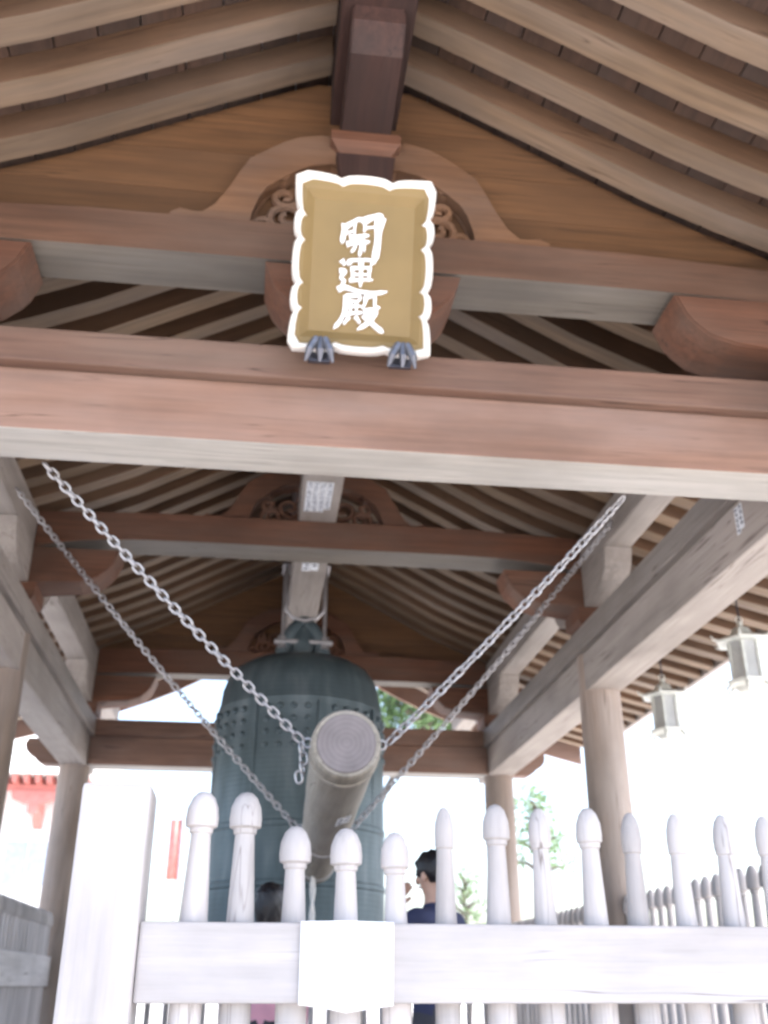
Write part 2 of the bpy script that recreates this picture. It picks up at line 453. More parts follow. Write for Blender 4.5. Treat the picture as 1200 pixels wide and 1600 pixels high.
# roof boards lying on the rafters
for s in (-1, 1):
    for i in range(len(DS)-1):
        d0, d1 = DS[i]+.004, DS[i+1]-.004
        z0, z1 = zr(d0)+RH+.003, zr(d1)+RH+.003
        pts = [(XC+s*d0, z0), (XC+s*d1, z1), (XC+s*d1, z1+.03), (XC+s*d0, z0+.03)]
        obj('roof_board', prism(nb(), pts, 'y', 1.75, 14.25), M['board_y'], PV, origin=(XC+s*d0, 8, z0))
    # eave fascia
    obj('eave_fascia', bx(min(XC+s*4.36, XC+s*4.43), max(XC+s*4.36, XC+s*4.43), 1.7, 14.3, zr(4.35)-.01, zr(4.35)+.26), M['beam_y'], PV)
    pts = [(XC+s*d, zr(d)+RH+.05) for d in DS] + [(XC+s*4.6, zr(4.35)+RH+.02), (XC+s*4.6, zr(4.35)+RH+.22)] + [(XC+s*d, zr(d)+RH+.28) for d in reversed(DS)]
    obj('roof_covering', prism(nb(), pts, 'y', 1.6, 14.4), M['tile'], PV)
    # bargeboards
    for y in (1.52, 14.42):
        pts = [(XC+s*d, zr(d)-.1) for d in DS] + [(XC+s*d, zr(d)+RH+.2) for d in reversed(DS)]
        obj('bargeboard', prism(nb(), pts, 'y', y, y+.06), M['beam_x'], PV)
obj('ridge_cap', bx(XC-.18, XC+.18, 1.6, 14.4, 5.2, 5.55, bev=.05), M['tile'], PV)

# ridge beam, its bearers and blocks
obj('ridge_beam', bx(XC-.19, XC+.19, 1.75, 14.25, 4.433, 4.78, bev=.015), M['dark_y'], PV, origin=(XC, Y1, 4.6))
rb = None
for y in (Y1, Y2, Y3):
    if rb is None:
        pts = [(y+p, z) for p, z in ((-.8, 4.43), (-.78, 4.35), (-.66, 4.25), (-.15, 4.215), (.15, 4.215), (.66, 4.25), (.78, 4.35), (.8, 4.43))]
        rb = obj('ridge_bearer', prism(nb(), pts, 'x', XC-.135, XC+.135, .01), M['dark_y'], PV, origin=(XC, y, 4.4))
        mb = obj('bearing_block', block(XC, y, .19, 4.06, 4.212), M['inner_x'], PV, origin=(XC, y, 4.4))
    else:
        inst(rb, PV, (XC, y, 4.4)); inst(mb, PV, (XC, y, 4.4))
# short dark strut standing in front of the frog leg strut, under the block
obj('strut_post', prism(nb(), [(XC-.13, 3.8), (XC+.13, 3.8), (XC+.16, 4.055), (XC-.16, 4.055)], 'y', Y1-.19, Y1-.125, .008), M['dark_z'], PV, origin=(XC, Y1, 3.8))

# gable panels (in the front and rear planes) made of wide horizontal boards
def gable(y):
    zs = [3.567, 3.86, 4.15, 4.44, 4.74]
    for a, b_ in zip(zs, zs[1:]):
        def dx(z):
            lo, hi = 0, 4.3
            for _ in range(30):
                m_ = (lo+hi)/2
                if zr(m_)+.05 > z: lo = m_
                else: hi = m_
            return lo
        da, db = min(dx(a), HW-.13), dx(b_)
        pts = [(XC-da, a), (XC+da, a)]
        n = 6
        for k in range(1, n+1): zz = a+(b_-.003-a)*k/n; pts.append((XC+min(dx(zz), HW-.13), zz))
        for k in range(n, 0, -1): zz = a+(b_-.003-a)*k/n; pts.append((XC-min(dx(zz), HW-.13), zz))
        obj('gable_board', prism(nb(), pts, 'y', y+.0, y+.05), M['panel_x'], PV, origin=(XC, y, a))
gable(Y1-.01); gable(Y3-.02)

# frog-leg struts
def frog(y, zb, split=0.0, y0=-.085, y1=-.012):
    k = (4.23-zb)
    out = [(.0, 1.0), (.24, 1.0), (.36, .975), (.45, .9), (.5, .8), (.56, .77), (.62, .7), (.66, .55), (.7, .36), (.77, .16), (.84, .06), (.9, .1), (.96, .12), (1.0, .06), (1.03, .0)]
    inn = [(.58, .0), (.6, .12), (.57, .28), (.53, .4), (.46, .5), (.42, .5), (.38, .6), (.3, .68), (.18, .72), (.14, .66), (.1, .74), (.0, .76)]
    for s in (-1, 1):
        pts = [(XC+s*(p+split*.0), zb+q*k) for p, q in out] + [(XC+s*p, zb+q*k) for p, q in inn]
        # the two halves meet on the centre line
        yield pts
def frogs(y, zb, mname='carve', dy=(-.12, -.012)):
    fr = None
    for pts in frog(y, zb):
        leg = obj('frog_leg_strut', prism(nb(), pts, 'y', y+dy[0], y+dy[1], .012), M[mname], PV, origin=(XC, y, zb))
        s = 1 if pts[1][0] > XC else -1
        # carved cloud scrolls filling the hollow
        b = nb(); k = 4.23-zb
        for (cx, cz, r, n) in ((.40, .16, .12, 1.6), (.24, .33, .13, 1.5), (.42, .36, .07, 1.2), (.12, .14, .10, 1.4), (.1, .52, .1, 1.3), (.52, .07, .06, 1)):
            p = []; rr = []
            for i in range(20):
                t = i/19; a = t*n*2*PI + cx*9; q = r*(1-.8*t)
                p.append((XC+s*(cx+q*math.cos(a)), y+(dy[0]+dy[1])/2-.012*t+.015, zb+.01+cz*k+q*math.sin(a)*.9)); rr.append(.026*(1-.4*t))
            tube(b, p, rr, 6)
        obj('carving', b, M[mname], leg, True)
frogs(Y1, 3.568); frogs(Y2, 3.663, 'inner_x', (-.08, .08)); frogs(Y3, 3.663, 'inner_x')

# bell beam resting on the mid and rear rainbow beams
bell_beam = obj('bell_beam', bx(XC-.165, XC+.165, Y2-1.3, Y3-.05, 3.664, 3.98, bev=.02), M['beam_y'], PV, origin=(XC, Y2, 3.66))

# ------------------------------------------------------------ plaque
PLC = (.36, 3.86, 2.665); PW, PH = .328, .812
pl = thing('name_plaque', 'gold plaque with white brushed characters in a scalloped white frame under the gable', 'plaque', PLC)
pl.rotation_euler = (R(19.5), 0, 0)
def scallop(w_, h_, bulge):
    """closed outline, cusped lobes; local x, z"""
    def side(L_, fr, b_, n=7):
        cuts = [0]
        for q in fr: cuts.append(cuts[-1]+q)
        tot = cuts[-1]; cuts = [c/tot*L_ for c in cuts]; o = []
        for i, (a, c) in enumerate(zip(cuts, cuts[1:])):
            for k in range(n):
                u = k/n
                if i == 0: v = math.sqrt(max(0, 1-u*u))
                elif i == len(fr)-1: v = math.sqrt(max(0, 1-(1-u)**2))
                else: v = math.sqrt(max(0, 1-(2*u-1)**2))*.9
                o.append((a+(c-a)*u, b_*v))
        return o
    P = []
    fs = [.2, .16, .28, .16, .2]; ft = [.3, .4, .3]; fb = [.3, .4, .3]
    for t, v in side(2*w_, fb, bulge): P.append((-w_+t, -v*.6))
    for t, v in side(h_, fs, bulge): P.append((w_+v, t))
    for t, v in side(2*w_, ft, bulge): P.append((w_-t, h_+v))
    for t, v in side(h_, fs, bulge): P.append((-w_-v, h_-t))
    return P
def rings(parent, name, loops, material, cap=None):
    b = nb(); vs = [[b.verts.new((p[0], y, p[1])) for p in lp] for lp, y in loops]
    for A, B in zip(vs, vs[1:]):
        n = len(A)
        for i in range(n): b.faces.new((A[i], A[(i+1) % n], B[(i+1) % n], B[i]))
    if cap: b.faces.new(vs[-1])
    bmesh.ops.recalc_face_normals(b, faces=b.faces)
    me = bpy.data.meshes.new(name); b.to_mesh(me); b.free(); me.materials.append(material)
    o = bpy.data.objects.new(name, me); C.objects.link(o); o.parent = parent; return o
def sh(lp, k):
    cx, cz = 0, PH/2
    return [(cx+(x-cx)*(1-k/PW), cz+(z-cz)*(1-k/(PH/2))) for x, z in lp]
o0 = scallop(PW-.022, PH, .026)
rings(pl, 'frame', [(sh(o0, .03), .03), (o0, .0), (o0, -.05), (sh(o0, .004), -.06), (sh(o0, .008), -.05), (sh(o0, .01), -.061), (sh(o0, .018), -.059), (sh(o0, .021), -.045), (sh(o0, .036), -.03)], M['gilt'])
rings(pl, 'back_board', [(sh(o0, .0295), .031), (sh(o0, .03), .0), (sh(o0, .05), -.001)], M['beam_z'], True)
b = nb()
def inset(m):
    return [(max(-PW+m, min(PW-m, x*.9)), max(m, min(PH-m, PH/2+(z-PH/2)*.93))) for x, z in o0]
q, q2 = inset(.05), inset(.09)
rings(pl, 'gold_ground', [(sh(o0, .032), -.036), (q, -.03), (q2, -.004)], M['gold'], True)
# the three brushed characters (kai, un, den), each stroke a raised tapering ribbon
STROKES = (
 [([(472, 455), (462, 500), (447, 590)], 36), ([(462, 480), (520, 440), (565, 410), (600, 425)], 26), ([(540, 432), (535, 520)], 16),
  ([(470, 520), (535, 495)], 14), ([(590, 430), (650, 395), (715, 372), (730, 395)], 34), ([(722, 385), (708, 470), (700, 580), (676, 720)], 50),
  ([(612, 415), (606, 500)], 17), ([(610, 470), (690, 455)], 13), ([(500, 548), (560, 535), (640, 520)], 24), ([(480, 596), (550, 580), (645, 566)], 24),
  ([(545, 530), (540, 610), (512, 650)], 22), ([(590, 525), (585, 600), (570, 676)], 24), ([(612, 560), (606, 640)], 12)],
 [([(445, 712), (470, 745)], 26), ([(505, 740), (500, 715), (580, 700), (660, 700), (652, 742)], 20), ([(510, 768), (590, 756), (660, 752)], 18),
  ([(520, 768), (522, 850)], 16), ([(645, 760), (640, 845)], 18), ([(524, 808), (640, 800)], 15), ([(500, 852), (580, 842), (668, 836)], 18),
  ([(584, 712), (584, 800), (580, 892)], 24), ([(430, 790), (470, 792), (440, 838), (466, 860), (436, 900)], 22), ([(420, 925), (470, 905), (560, 925), (680, 930), (772, 912)], 26)],
 [([(478, 965), (560, 955), (578, 962), (572, 995)], 20), ([(484, 962), (472, 1060), (440, 1140), (392, 1200)], 28), ([(490, 1000), (572, 995)], 15),
  ([(484, 1040), (584, 1028)], 17), ([(512, 1010), (510, 1090)], 17), ([(552, 1008), (552, 1085)], 17), ([(470, 1092), (540, 1080), (596, 1074)], 20),
  ([(500, 1110), (462, 1165)], 20), ([(545, 1105), (580, 1150)], 20), ([(618, 960), (612, 1010), (590, 1045)], 20), ([(616, 962), (680, 950), (684, 1020), (722, 1030)], 22),
  ([(604, 1070), (690, 1056), (650, 1130), (560, 1196)], 30), ([(612, 1085), (670, 1150), (744, 1205)], 36)])
def pl_xy(cx, cy):
    px, py = 430+cx/4.444, 250+cy/4.444
    xc = 569 - 11*(py-282)/276
    return (px-xc)/341, (1-(py-284)/270)*PH
for ch_i, strokes in enumerate(STROKES):
    b = nb()
    for si, (pts, wd) in enumerate(strokes):
        P = [Vector((*pl_xy(*p), 0)) for p in pts]
        # smooth the path
        Q = []
        for i in range(len(P)-1):
            p0, p1, p2, p3 = P[max(i-1, 0)], P[i], P[i+1], P[min(i+2, len(P)-1)]
            for k in range(5):
                t = k/5
                Q.append(.5*((2*p1)+(p2-p0)*t+(2*p0-5*p1+4*p2-p3)*t*t+(3*p1-p0-3*p2+p3)*t**3))
        Q.append(P[-1]); n = len(Q); W = wd/4.444/341/2*1.45
        Lv, Rv = [], []
        for i, q in enumerate(Q):
            d = (Q[min(i+1, n-1)]-Q[max(i-1, 0)]).normalized(); nrm = Vector((-d.y, d.x, 0)); t = i/(n-1)
            ww = W*(.62+.5*math.cos(t*PI*.9)**2*(1 if t < .5 else .5))*(1 if t < .85 else max(.25, (1-t)/.15))
            Lv.append(q+nrm*ww); Rv.append(q-nrm*ww)
        y0, y1 = -.002, -.019-.0006*(si % 5)
        mk = lambda v, y: b.verts.new((v.x, y, v.y))
        A = [mk(v, y1) for v in Lv]; B = [mk(v, y1) for v in Rv]; A0 = [mk(v, y0) for v in Lv]; B0 = [mk(v, y0) for v in Rv]
        for i in range(n-1):
            b.faces.new((A[i], A[i+1], B[i+1], B[i])); b.faces.new((A[i], A0[i], A0[i+1], A[i+1])); b.faces.new((B[i], B[i+1], B0[i+1], B0[i]))
        b.faces.new((A[0], B[0], B0[0], A0[0])); b.faces.new((A[-1], A0[-1], B0[-1], B[-1]))
    bmesh.ops.recalc_face_normals(b, faces=b.faces)
    me = bpy.data.meshes.new('character'); b.to_mesh(me); b.free(); me.materials.append(M['white'])
    o = bpy.data.objects.new('character', me); C.objects.link(o); o.parent = pl
for sx in (-.18, .2):
    b = nb()
    for e in (-.055, .0, .05):
        tube(b, [(sx+e*.2, -.03, .045), (sx+e*.4, -.072, .03), (sx+e*.9, -.085, -.02), (sx+e*1.2, -.075, -.075)], [.008, .019, .02, .006], 8)
    box(b, sx-.045, sx+.045, .0, .03, -.05, .03, .008)
    h = rings(pl, 'iron_hook', [([(sx-.05, -.055), (sx+.05, -.055), (sx+.05, .0), (sx-.05, .0)], .04), ([(sx-.05, -.055), (sx+.05, -.055), (sx+.05, .0), (sx-.05, .0)], .0)], M['iron'], True)
    b2 = bpy.data.meshes.new('hook_prong'); b.to_mesh(b2); b.free(); b2.materials.append(M['hook'])
    o = bpy.data.objects.new('hook_prong', b2); C.objects.link(o); o.parent = h

# ------------------------------------------------------------ bell
BC = (XC, 9.963, 0)
bell = thing('temple_bell', 'huge green bronze temple bell hanging under the pavilion roof behind the striker log', 'bell', (XC, 9.963, .1))
prof = [(.74, .1), (.85, .1), (.868, .14), (.868, .24), (.848, .27), (.848, .33), (.862, .34), (.862, .37), (.846, .38), (.845, .78), (.855, .79), (.855, .83), (.843, .84), (.842, 1.28), (.852, 1.29), (.852, 1.33), (.84, 1.34), (.833, 1.9), (.825, 2.2), (.81, 2.42), (.818, 2.44), (.815, 2.47), (.8, 2.52), (.785, 2.66), (.745, 2.78), (.67, 2.88), (.55, 2.955), (.38, 3.01), (.2, 3.045), (.03, 3.05)]
body = obj('bell_body', lathe(nb(), prof, (XC, 9.963, 0), 64), M['bronze'], bell, True)
b = nb()
for sgn in (-1, 1):
    tube(b, [(XC+sgn*.17, 9.963, 3.03), (XC+sgn*.2, 9.963, 3.12), (XC+sgn*.17, 9.94, 3.24), (XC+sgn*.1, 9.93, 3.36), (XC+sgn*.03, 9.94, 3.44), (XC, 9.963, 3.47)], [.075, .085, .08, .07, .06, .05], 10)
lathe(b, [(.02, 3.04), (.1, 3.08), (.125, 3.18), (.1, 3.32), (.05, 3.43), (.01, 3.5)], (XC, 9.963, 0), 16)
obj('crown_loop', b, M['bronze'], bell, True)
# vertical raised bands and rows of studs
bmB = None
for k in range(8):
    a = -PI/2 + k*PI/4 + .2
    ca_, sa_ = math.cos(a), math.sin(a)
    b = nb(); box(b, -.035, .035, -.012, .012, 1.34, 2.42)
    bmesh.ops.rotate(b, verts=b.verts, cent=(0, 0, 0), matrix=Matrix.Rotation(a+PI/2, 3, 'Z'))
    bmesh.ops.translate(b, verts=b.verts, vec=(XC+ca_*.828, 9.963+sa_*.828, 0))
    obj('raised_band', b, M['bronze'], bell)
stud = None
for k in range(8):
    for r_ in range(4):
        for c_ in range(4):
            a = -PI/2 + k*PI/4 + .2 + (c_+1)*PI/4/5; z = 2.36-r_*.12
            if math.sin(a) > .35: continue
            rr = .818; p = (XC+math.cos(a)*rr, 9.963+math.sin(a)*rr, z)
            if stud is None:
                b = nb(); lathe(b, [(.03, -.01), (.03, .012), (.02, .026), (.006, .034)], (0, 0, 0), 8)
                me = bpy.data.meshes.new('stud'); b.to_mesh(me); b.free(); me.materials.append(M['bronze']); me.shade_smooth()
                stud = bpy.data.objects.new('stud', me)
                C.objects.link(stud); stud.parent = bell; stud.rotation_mode = 'QUATERNION'
                o = stud
            else:
                o = stud.copy(); C.objects.link(o); o.parent = bell
            o.location = Vector(p) - Vector(bell.location)
            o.rotation_quaternion = Vector((math.cos(a), math.sin(a), 0)).to_track_quat('Z', 'Y')
# striking seat, a lotus disc facing the log
b = nb()
for i in range(12):
    a = 2*PI*i/12
    lathe(b, [(.035, 0), (.03, .02), (.005, .028)], (math.cos(a)*.1, math.sin(a)*.1, 0), 8)
lathe(b, [(.075, 0), (.07, .03), (.01, .035)], (0, 0, 0), 20)
bmesh.ops.rotate(b, verts=b.verts, cent=(0, 0, 0), matrix=Matrix.Rotation(R(90), 3, 'X'))
bmesh.ops.translate(b, verts=b.verts, vec=(XC+.08, 9.963-.845, .9))
obj('striking_seat', b, M['bronze'], bell, True)

# steel hanger round the bell beam, carrying the bell
hg = thing('bell_hanger', 'steel strap and bolts slung round the beam above the bell crown', 'hanger', (XC, 9.95, 3.66))
b = nb()
tube(b, [(XC-.2, 9.75, 4.0), (XC-.2, 9.75, 3.6), (XC-.19, 9.75, 3.5), (XC-.12, 9.75, 3.42), (XC, 9.75, 3.39), (XC+.12, 9.75, 3.42), (XC+.19, 9.75, 3.5), (XC+.2, 9.75, 3.6), (XC+.2, 9.75, 4.0)], .02, 8)
obj('strap', b, M['steel'], hg, True)
for s in (-1, 1):
    b = nb(); tube(b, [(XC+s*.215, 9.9, 4.0), (XC+s*.215, 9.9, 3.16)], .02, 8)
    obj('rod', b, M['steel'], hg, True)
    for z in (3.16, 3.24):
        b = nb(); lathe(b, [(.05, -.025), (.05, .025)], (XC+s*.215, 9.9, z), 6); obj('nut', b, M['steel'], hg)
obj('crossbar', bx(XC-.3, XC+.3, 9.86, 9.94, 3.19, 3.23), M['steel'], hg)
obj('saddle_plate', bx(XC-.25, XC+.25, 9.7, 10.0, 3.985, 4.0, bev=.003), M['steel'], hg)

# ------------------------------------------------------------ striker log
LA, LB = Vector((.402, 4.6, 1.015)), Vector((.505, 8.35, .87))
lg = thing('striker_log', 'round timber striker log hung level on chains with its grey cut end towards the viewer', 'log', LA)
ld = (LB-LA).normalized()
b = nb(); n = 16
tube(b, [LA+(LB-LA)*t for t in [0, .003, .01]+[i/n for i in range(1, n)]+[.992, 1]], [.152, .161, .164]+[.164-.022*i/n+.002*math.sin(i*2.1) for i in range(1, n)]+[.14, .125], 32)
lo = obj('log_body', b, M['log'], lg, True)
b = nb(); tube(b, [LA-ld*.006, LA-ld*.001], [.135, .138], 32); obj('cut_end', b, M['log_end'], lg)
for t in (.04, .62, .93):
    p = LA+(LB-LA)*t; rr = .164-.022*t
    b = nb(); tube(b, [p-ld*.02, p-ld*.019, p+ld*.019, p+ld*.02], [rr, rr+.006, rr+.006, rr], 32, cap=False); obj('iron_band', b, M['steel'] if t > .1 else M['log'], lg, True)
FR, RR = .035, .62
def ring_at(t, s):
    p = LA+(LB-LA)*t; rr = .164-.022*t
    return p + Vector((s*(rr+.012), 0, .03))
for t in (FR, RR):
    for s in (-1, 1):
        c = ring_at(t, s); b = nb()
        tube(b, [c+Vector((s*.022*math.cos(a), 0, .022*math.sin(a))) for a in [2*PI*i/12 for i in range(12)]], .006, 6, closed=True)
        obj('eye_ring', b, M['steel'], lg, True)

# ------------------------------------------------------------ chains
def link_mesh(L_=.034, Wd=.0155, r=.0065):
    pts = []
    for i in range(6): a = -PI/2+PI*i/5; pts.append((L_-Wd+Wd*math.cos(a), Wd*math.sin(a), 0))
    for i in range(6): a = PI/2+PI*i/5; pts.append((-L_+Wd+Wd*math.cos(a), Wd*math.sin(a), 0))
    b = nb(); tube(b, pts, r, 5, closed=True)
    me = bpy.data.meshes.new('link'); b.to_mesh(me); b.free(); me.shade_smooth(); me.materials.append(M['steel']); return me
LM = link_mesh(.0285, .0175, .0064)
def chain(label, A, B, sag=.03, tail=0, group='steel chains holding the striker log', step=.0425, me=None, cat='chain'):
    A, B = Vector(A), Vector(B); n = max(2, round((B-A).length/step))
    root = thing('steel_chain', label, cat, B, group)
    P = [A.lerp(B, i/n) - Vector((0, 0, sag*4*(i/n)*(1-i/n))) for i in range(n+1)]
    def put(p, q, k):
        o = bpy.data.objects.new('link', me or LM); C.objects.link(o); o.parent = root
        o.location = (p+q)/2 - B; o.rotation_mode = 'QUATERNION'
        o.rotation_quaternion = (q-p).to_track_quat('X', 'Z') @ Quaternion((1, 0, 0), (PI/2*(k % 2))+.5+random.uniform(-.25, .25))
    for k in range(n): put(P[k], P[k+1], k)
    for k in range(tail):
        p = B + Vector((.012*math.sin(k*1.3), .004*k, -.02-.042*k)); put(p, p+Vector((.006, 0, -.042)), k)
    return root
chain('nearer steel chain on the left, from the front beam to the near log end', (-1.09, 4.38, 2.26), ring_at(FR, -1)+Vector((-.03, 0, .01)), .02, 4)
chain('nearer steel chain on the right, from the front beam to the near log end', (1.78, 4.38, 2.26), ring_at(FR, 1)+Vector((.03, 0, .01)), .02)
chain('farther steel chain on the left, running down across the bell to the log', (XC-2.3, 6.95, 3.36), ring_at(RR, -1)+Vector((-.03, 0, .01)), .04, 4)
chain('farther steel chain on the right, crossing below the nearer one', (XC+2.3, 6.95, 3.36), ring_at(RR, 1)+Vector((.03, 0, .01)), .04)

# pull rope under the tail of the log
rp = thing('pull_rope', 'short white rope hanging from the far end of the striker log', 'rope', (.47, 8.0, .3))
for k in range(2):
    b = nb(); tube(b, [(.46+.012*math.sin(i*.9+k*PI), 7.95+.012*math.cos(i*.9+k*PI), .76-.055*i) for i in range(14)], .012, 7)
    obj('strand', b, M['rope'], rp, True)
b = nb(); lathe(b, [(.01, .2), (.04, .16), (.035, .1), (.05, .02), (.045, -.12), (.01, -.13)], (.46, 7.95, 0), 12); obj('knot', b, M['rope'], rp, True)

# ------------------------------------------------------------ paper slips
def slip(label, c, ux, uz, w_, h_, cols, rows, seed, shade=M['paper']):
    """votive slip pasted flat: c centre, ux/uz its width and height directions"""
    ux, uz = Vector(ux).normalized(), Vector(uz).normalized(); nrm = ux.cross(uz)
    t = thing('paper_slip', label, 'paper slip', c, 'votive paper slips pasted on the timbers')
    rnd = random.Random(seed)
    def quad(b, x0, x1, z0, z1, d0, d1):
        vs = []
        for d in (d0, d1):
            for (x, z) in ((x0, z0), (x1, z0), (x1, z1), (x0, z1)):
                vs.append(b.verts.new(Vector(c)+ux*x+uz*z+nrm*d))
        for q_ in ((3, 2, 1, 0), (4, 5, 6, 7), (0, 1, 5, 4), (1, 2, 6, 5), (2, 3, 7, 6), (3, 0, 4, 7)): b.faces.new([vs[i] for i in q_])
    cw, ch = w_/cols, h_/rows
    for i in range(cols):
        b = nb(); x0 = -w_/2+i*cw
        hh = h_*(1 if i < cols-1 else .9)
        quad(b, x0+.002, x0+cw-.002, h_/2-hh, h_/2, .001, .003); obj('slip', b, shade, t)
        b = nb()
        for j in range(rows):
            cx, cz = x0+cw/2, h_/2-(j+.5)*ch
            if cz < h_/2-hh+ch*.4: continue
            for _ in range(3): zz = cz+rnd.uniform(-.36, .36)*ch; ww = cw*rnd.uniform(.2, .36); quad(b, cx-ww, cx+ww, zz-.035*ch, zz+.035*ch, .003, .0036)
            for _ in range(3): xx = cx+rnd.uniform(-.3, .3)*cw; hh2 = ch*rnd.uniform(.2, .4); quad(b, xx-.04*cw, xx+.04*cw, cz-hh2, cz+hh2, .0036, .0042)
        obj('lettering', b, M['ink'], t)
    return t
slip('large white slip of dense dark lettering on the beam above the middle cross beam', (XC-.02, 7.42, 3.662), (1, 0, 0), (0, -1, 0), .22, .55, 4, 9, 1)
slip('small white slip under the bell beam just behind the middle cross beam', (XC-.0, 8.95, 3.662), (1, 0, 0), (0, -1, 0), .16, .2, 2, 2, 2)
slip('blue lettered slip on the inner side of the right hand beam', (lx(1)-D-.001, 4.98, 2.47), (0, -1, 0), (0, 0, 1), .1, .17, 2, 5, 3)
ls = LA+(LB-LA)*.28
slip('small faded slip on the underside of the striker log', ls+Vector((.05, 0, -.1515)), (1, 0, .31), (0, -1, .04), .08, .2, 2, 3, 4)

# ------------------------------------------------------------ fences
def picket_bm(zt, zb, r=.05, cap=.062):
    b = nb(); sq = 8
    pr = [(r, zb), (r*1.0, zt-.55), (r*.66, zt-.155), (r*.78, zt-.15), (r*.8, zt-.135), (cap*.97, zt-.128), (cap, zt-.1), (cap*.93, zt-.06), (cap*.68, zt-.024), (cap*.36, zt-.005), (.003, zt)]
    lathe(b, pr, (0, 0, 0), 12)
    return b
def picket_mesh(name, *a):
    b = picket_bm(*a); me = bpy.data.meshes.new(name); bmesh.ops.recalc_face_normals(b, faces=b.faces); b.to_mesh(me); b.free()
    me.shade_smooth(); me.set_sharp_from_angle(angle=R(32)); me.materials.append(M['fence_z']); return me
FY = 3.9
ff = thing('picket_fence', 'pale front picket fence with round capped pickets and one broad rail', 'fence', (.6, FY, FLOOR))
PM = {}
def bpx(px, y):   # x of a picture column at distance y near eye height (used to space the pickets)
    t = (px-600)/FPX
    a = Vector((r2.x, r2.y)); f_ = Vector((fw.x, fw.y)); v = -(1310-800)/FPX
    dx = f_.x + a.x*t + u2.x*v; dy = f_.y + a.y*t + u2.y*v
    return dx/dy*y
pk = [(311, .665, 1), (383, .665, 1), (464, .545, .98), (543, .54, .98), (619, .53, .9), (694, .625, .62), (773, .64, .86), (845, .63, .72), (921, .635, .82), (985, .62, .66), (1058, .62, .62), (1129, .62, .66), (1196, .62, .66), (1262, .62, .7), (1330, .62, .7), (1398, .62, .7)]
for px, zt, k in pk:
    key = (zt, k)
    if key not in PM: PM[key] = picket_mesh('picket', zt, FLOOR+.02, .056*(.55+.45*k), .062*k)
    o = bpy.data.objects.new('picket', PM[key]); C.objects.link(o); o.parent = ff
    o.location = (bpx(px, FY)-.6, 0, -FLOOR)
    o.rotation_euler = (random.uniform(-.008, .008), random.uniform(-.012, .012), random.uniform(0, .5))
    o['_'] = 0; del o['_']
obj('rail', bx(bpx(229, FY-.14)+.002, 3.1, FY-.1, FY+.06, -.052, .205, bev=.012), M['fence_x'], ff, origin=(0, FY, 0))
obj('lower_rail', bx(bpx(229, FY-.14)+.002, 3.1, FY-.09, FY+.05, -.85, -.68), M['fence_x'], ff, origin=(0, FY, -.8))
obj('post', bx(bpx(118, FY-.14), bpx(229, FY-.14), FY-.14, FY+.13, FLOOR, .665, bev=.018), M['fence_z'], ff, origin=(-.58, FY, 0))

def side_fence(x, ya_, yb_, label, zt, r0, r1):
    t = thing('picket_fence', label, 'fence', (x, ya_, FLOOR))
    me = picket_mesh('picket', zt, FLOOR+.02, .034, .042)
    y = ya_+.1
    while y < yb_:
        if not any(abs(y-c) < .2 for c in (Y1, Y2, Y3)):
            o = bpy.data.objects.new('picket', me); C.objects.link(o); o.parent = t
            o.location = (0, y-ya_, -FLOOR)
        y += .16
    for a, c in ((ya_, Y2-.18), (Y2+.18, yb_)):
        if c > a:
            obj('rail', bx(x-.05, x+.05, a, c, r0, r1), M['fence_y'], t)
            obj('lower_rail', bx(x-.045, x+.045, a, c, -.85, -.7), M['fence_y'], t)
    return t
side_fence(lx(1), Y1+.2, Y3-.18, 'side picket fence running back along the right columns', .64, -.05, .12)
side_fence(lx(-1)-.0, Y1+.2, Y3-.18, 'side picket fence running back along the left columns', .70, .0, .28)
t = thing('picket_fence', 'rear picket fence beyond the bell', 'fence', (XC, Y3, FLOOR))
me = picket_mesh('picket', .6, FLOOR+.02, .034, .042)
for k in range(24):
    o = bpy.data.objects.new('picket', me); C.objects.link(o); o.parent = t; o.location = (lx(-1)+.3+k*.19-XC, 0, -FLOOR)
obj('rail', bx(lx(-1)+.19, lx(1)-.19, Y3-.05, Y3+.05, -.1, .1), M['fence_x'], t)

# blank notice board on the front rail
nbp = thing('notice_board', 'blank white notice sheet with a pointed lower edge hung over the front rail', 'notice', (.33, FY-.1, 0))
x0, x1 = bpx(475, FY-.12), bpx(614, FY-.12)
obj('sheet', prism(nb(), [(x0, -.055), (x0+.1, -.068), ((x0+x1)/2+.0, -.08), (x1-.08, -.068), (x1, -.058), (x1+.003, .207), ((x0+x1)/2, .211), (x0, .208)], 'y', FY-.122, FY-.104, .003), M['white'], nbp)
obj('hanging_strip', bx(x0+.02, x1-.02, FY-.103, FY-.02, .2065, .2095, bev=0), M['white'], nbp)

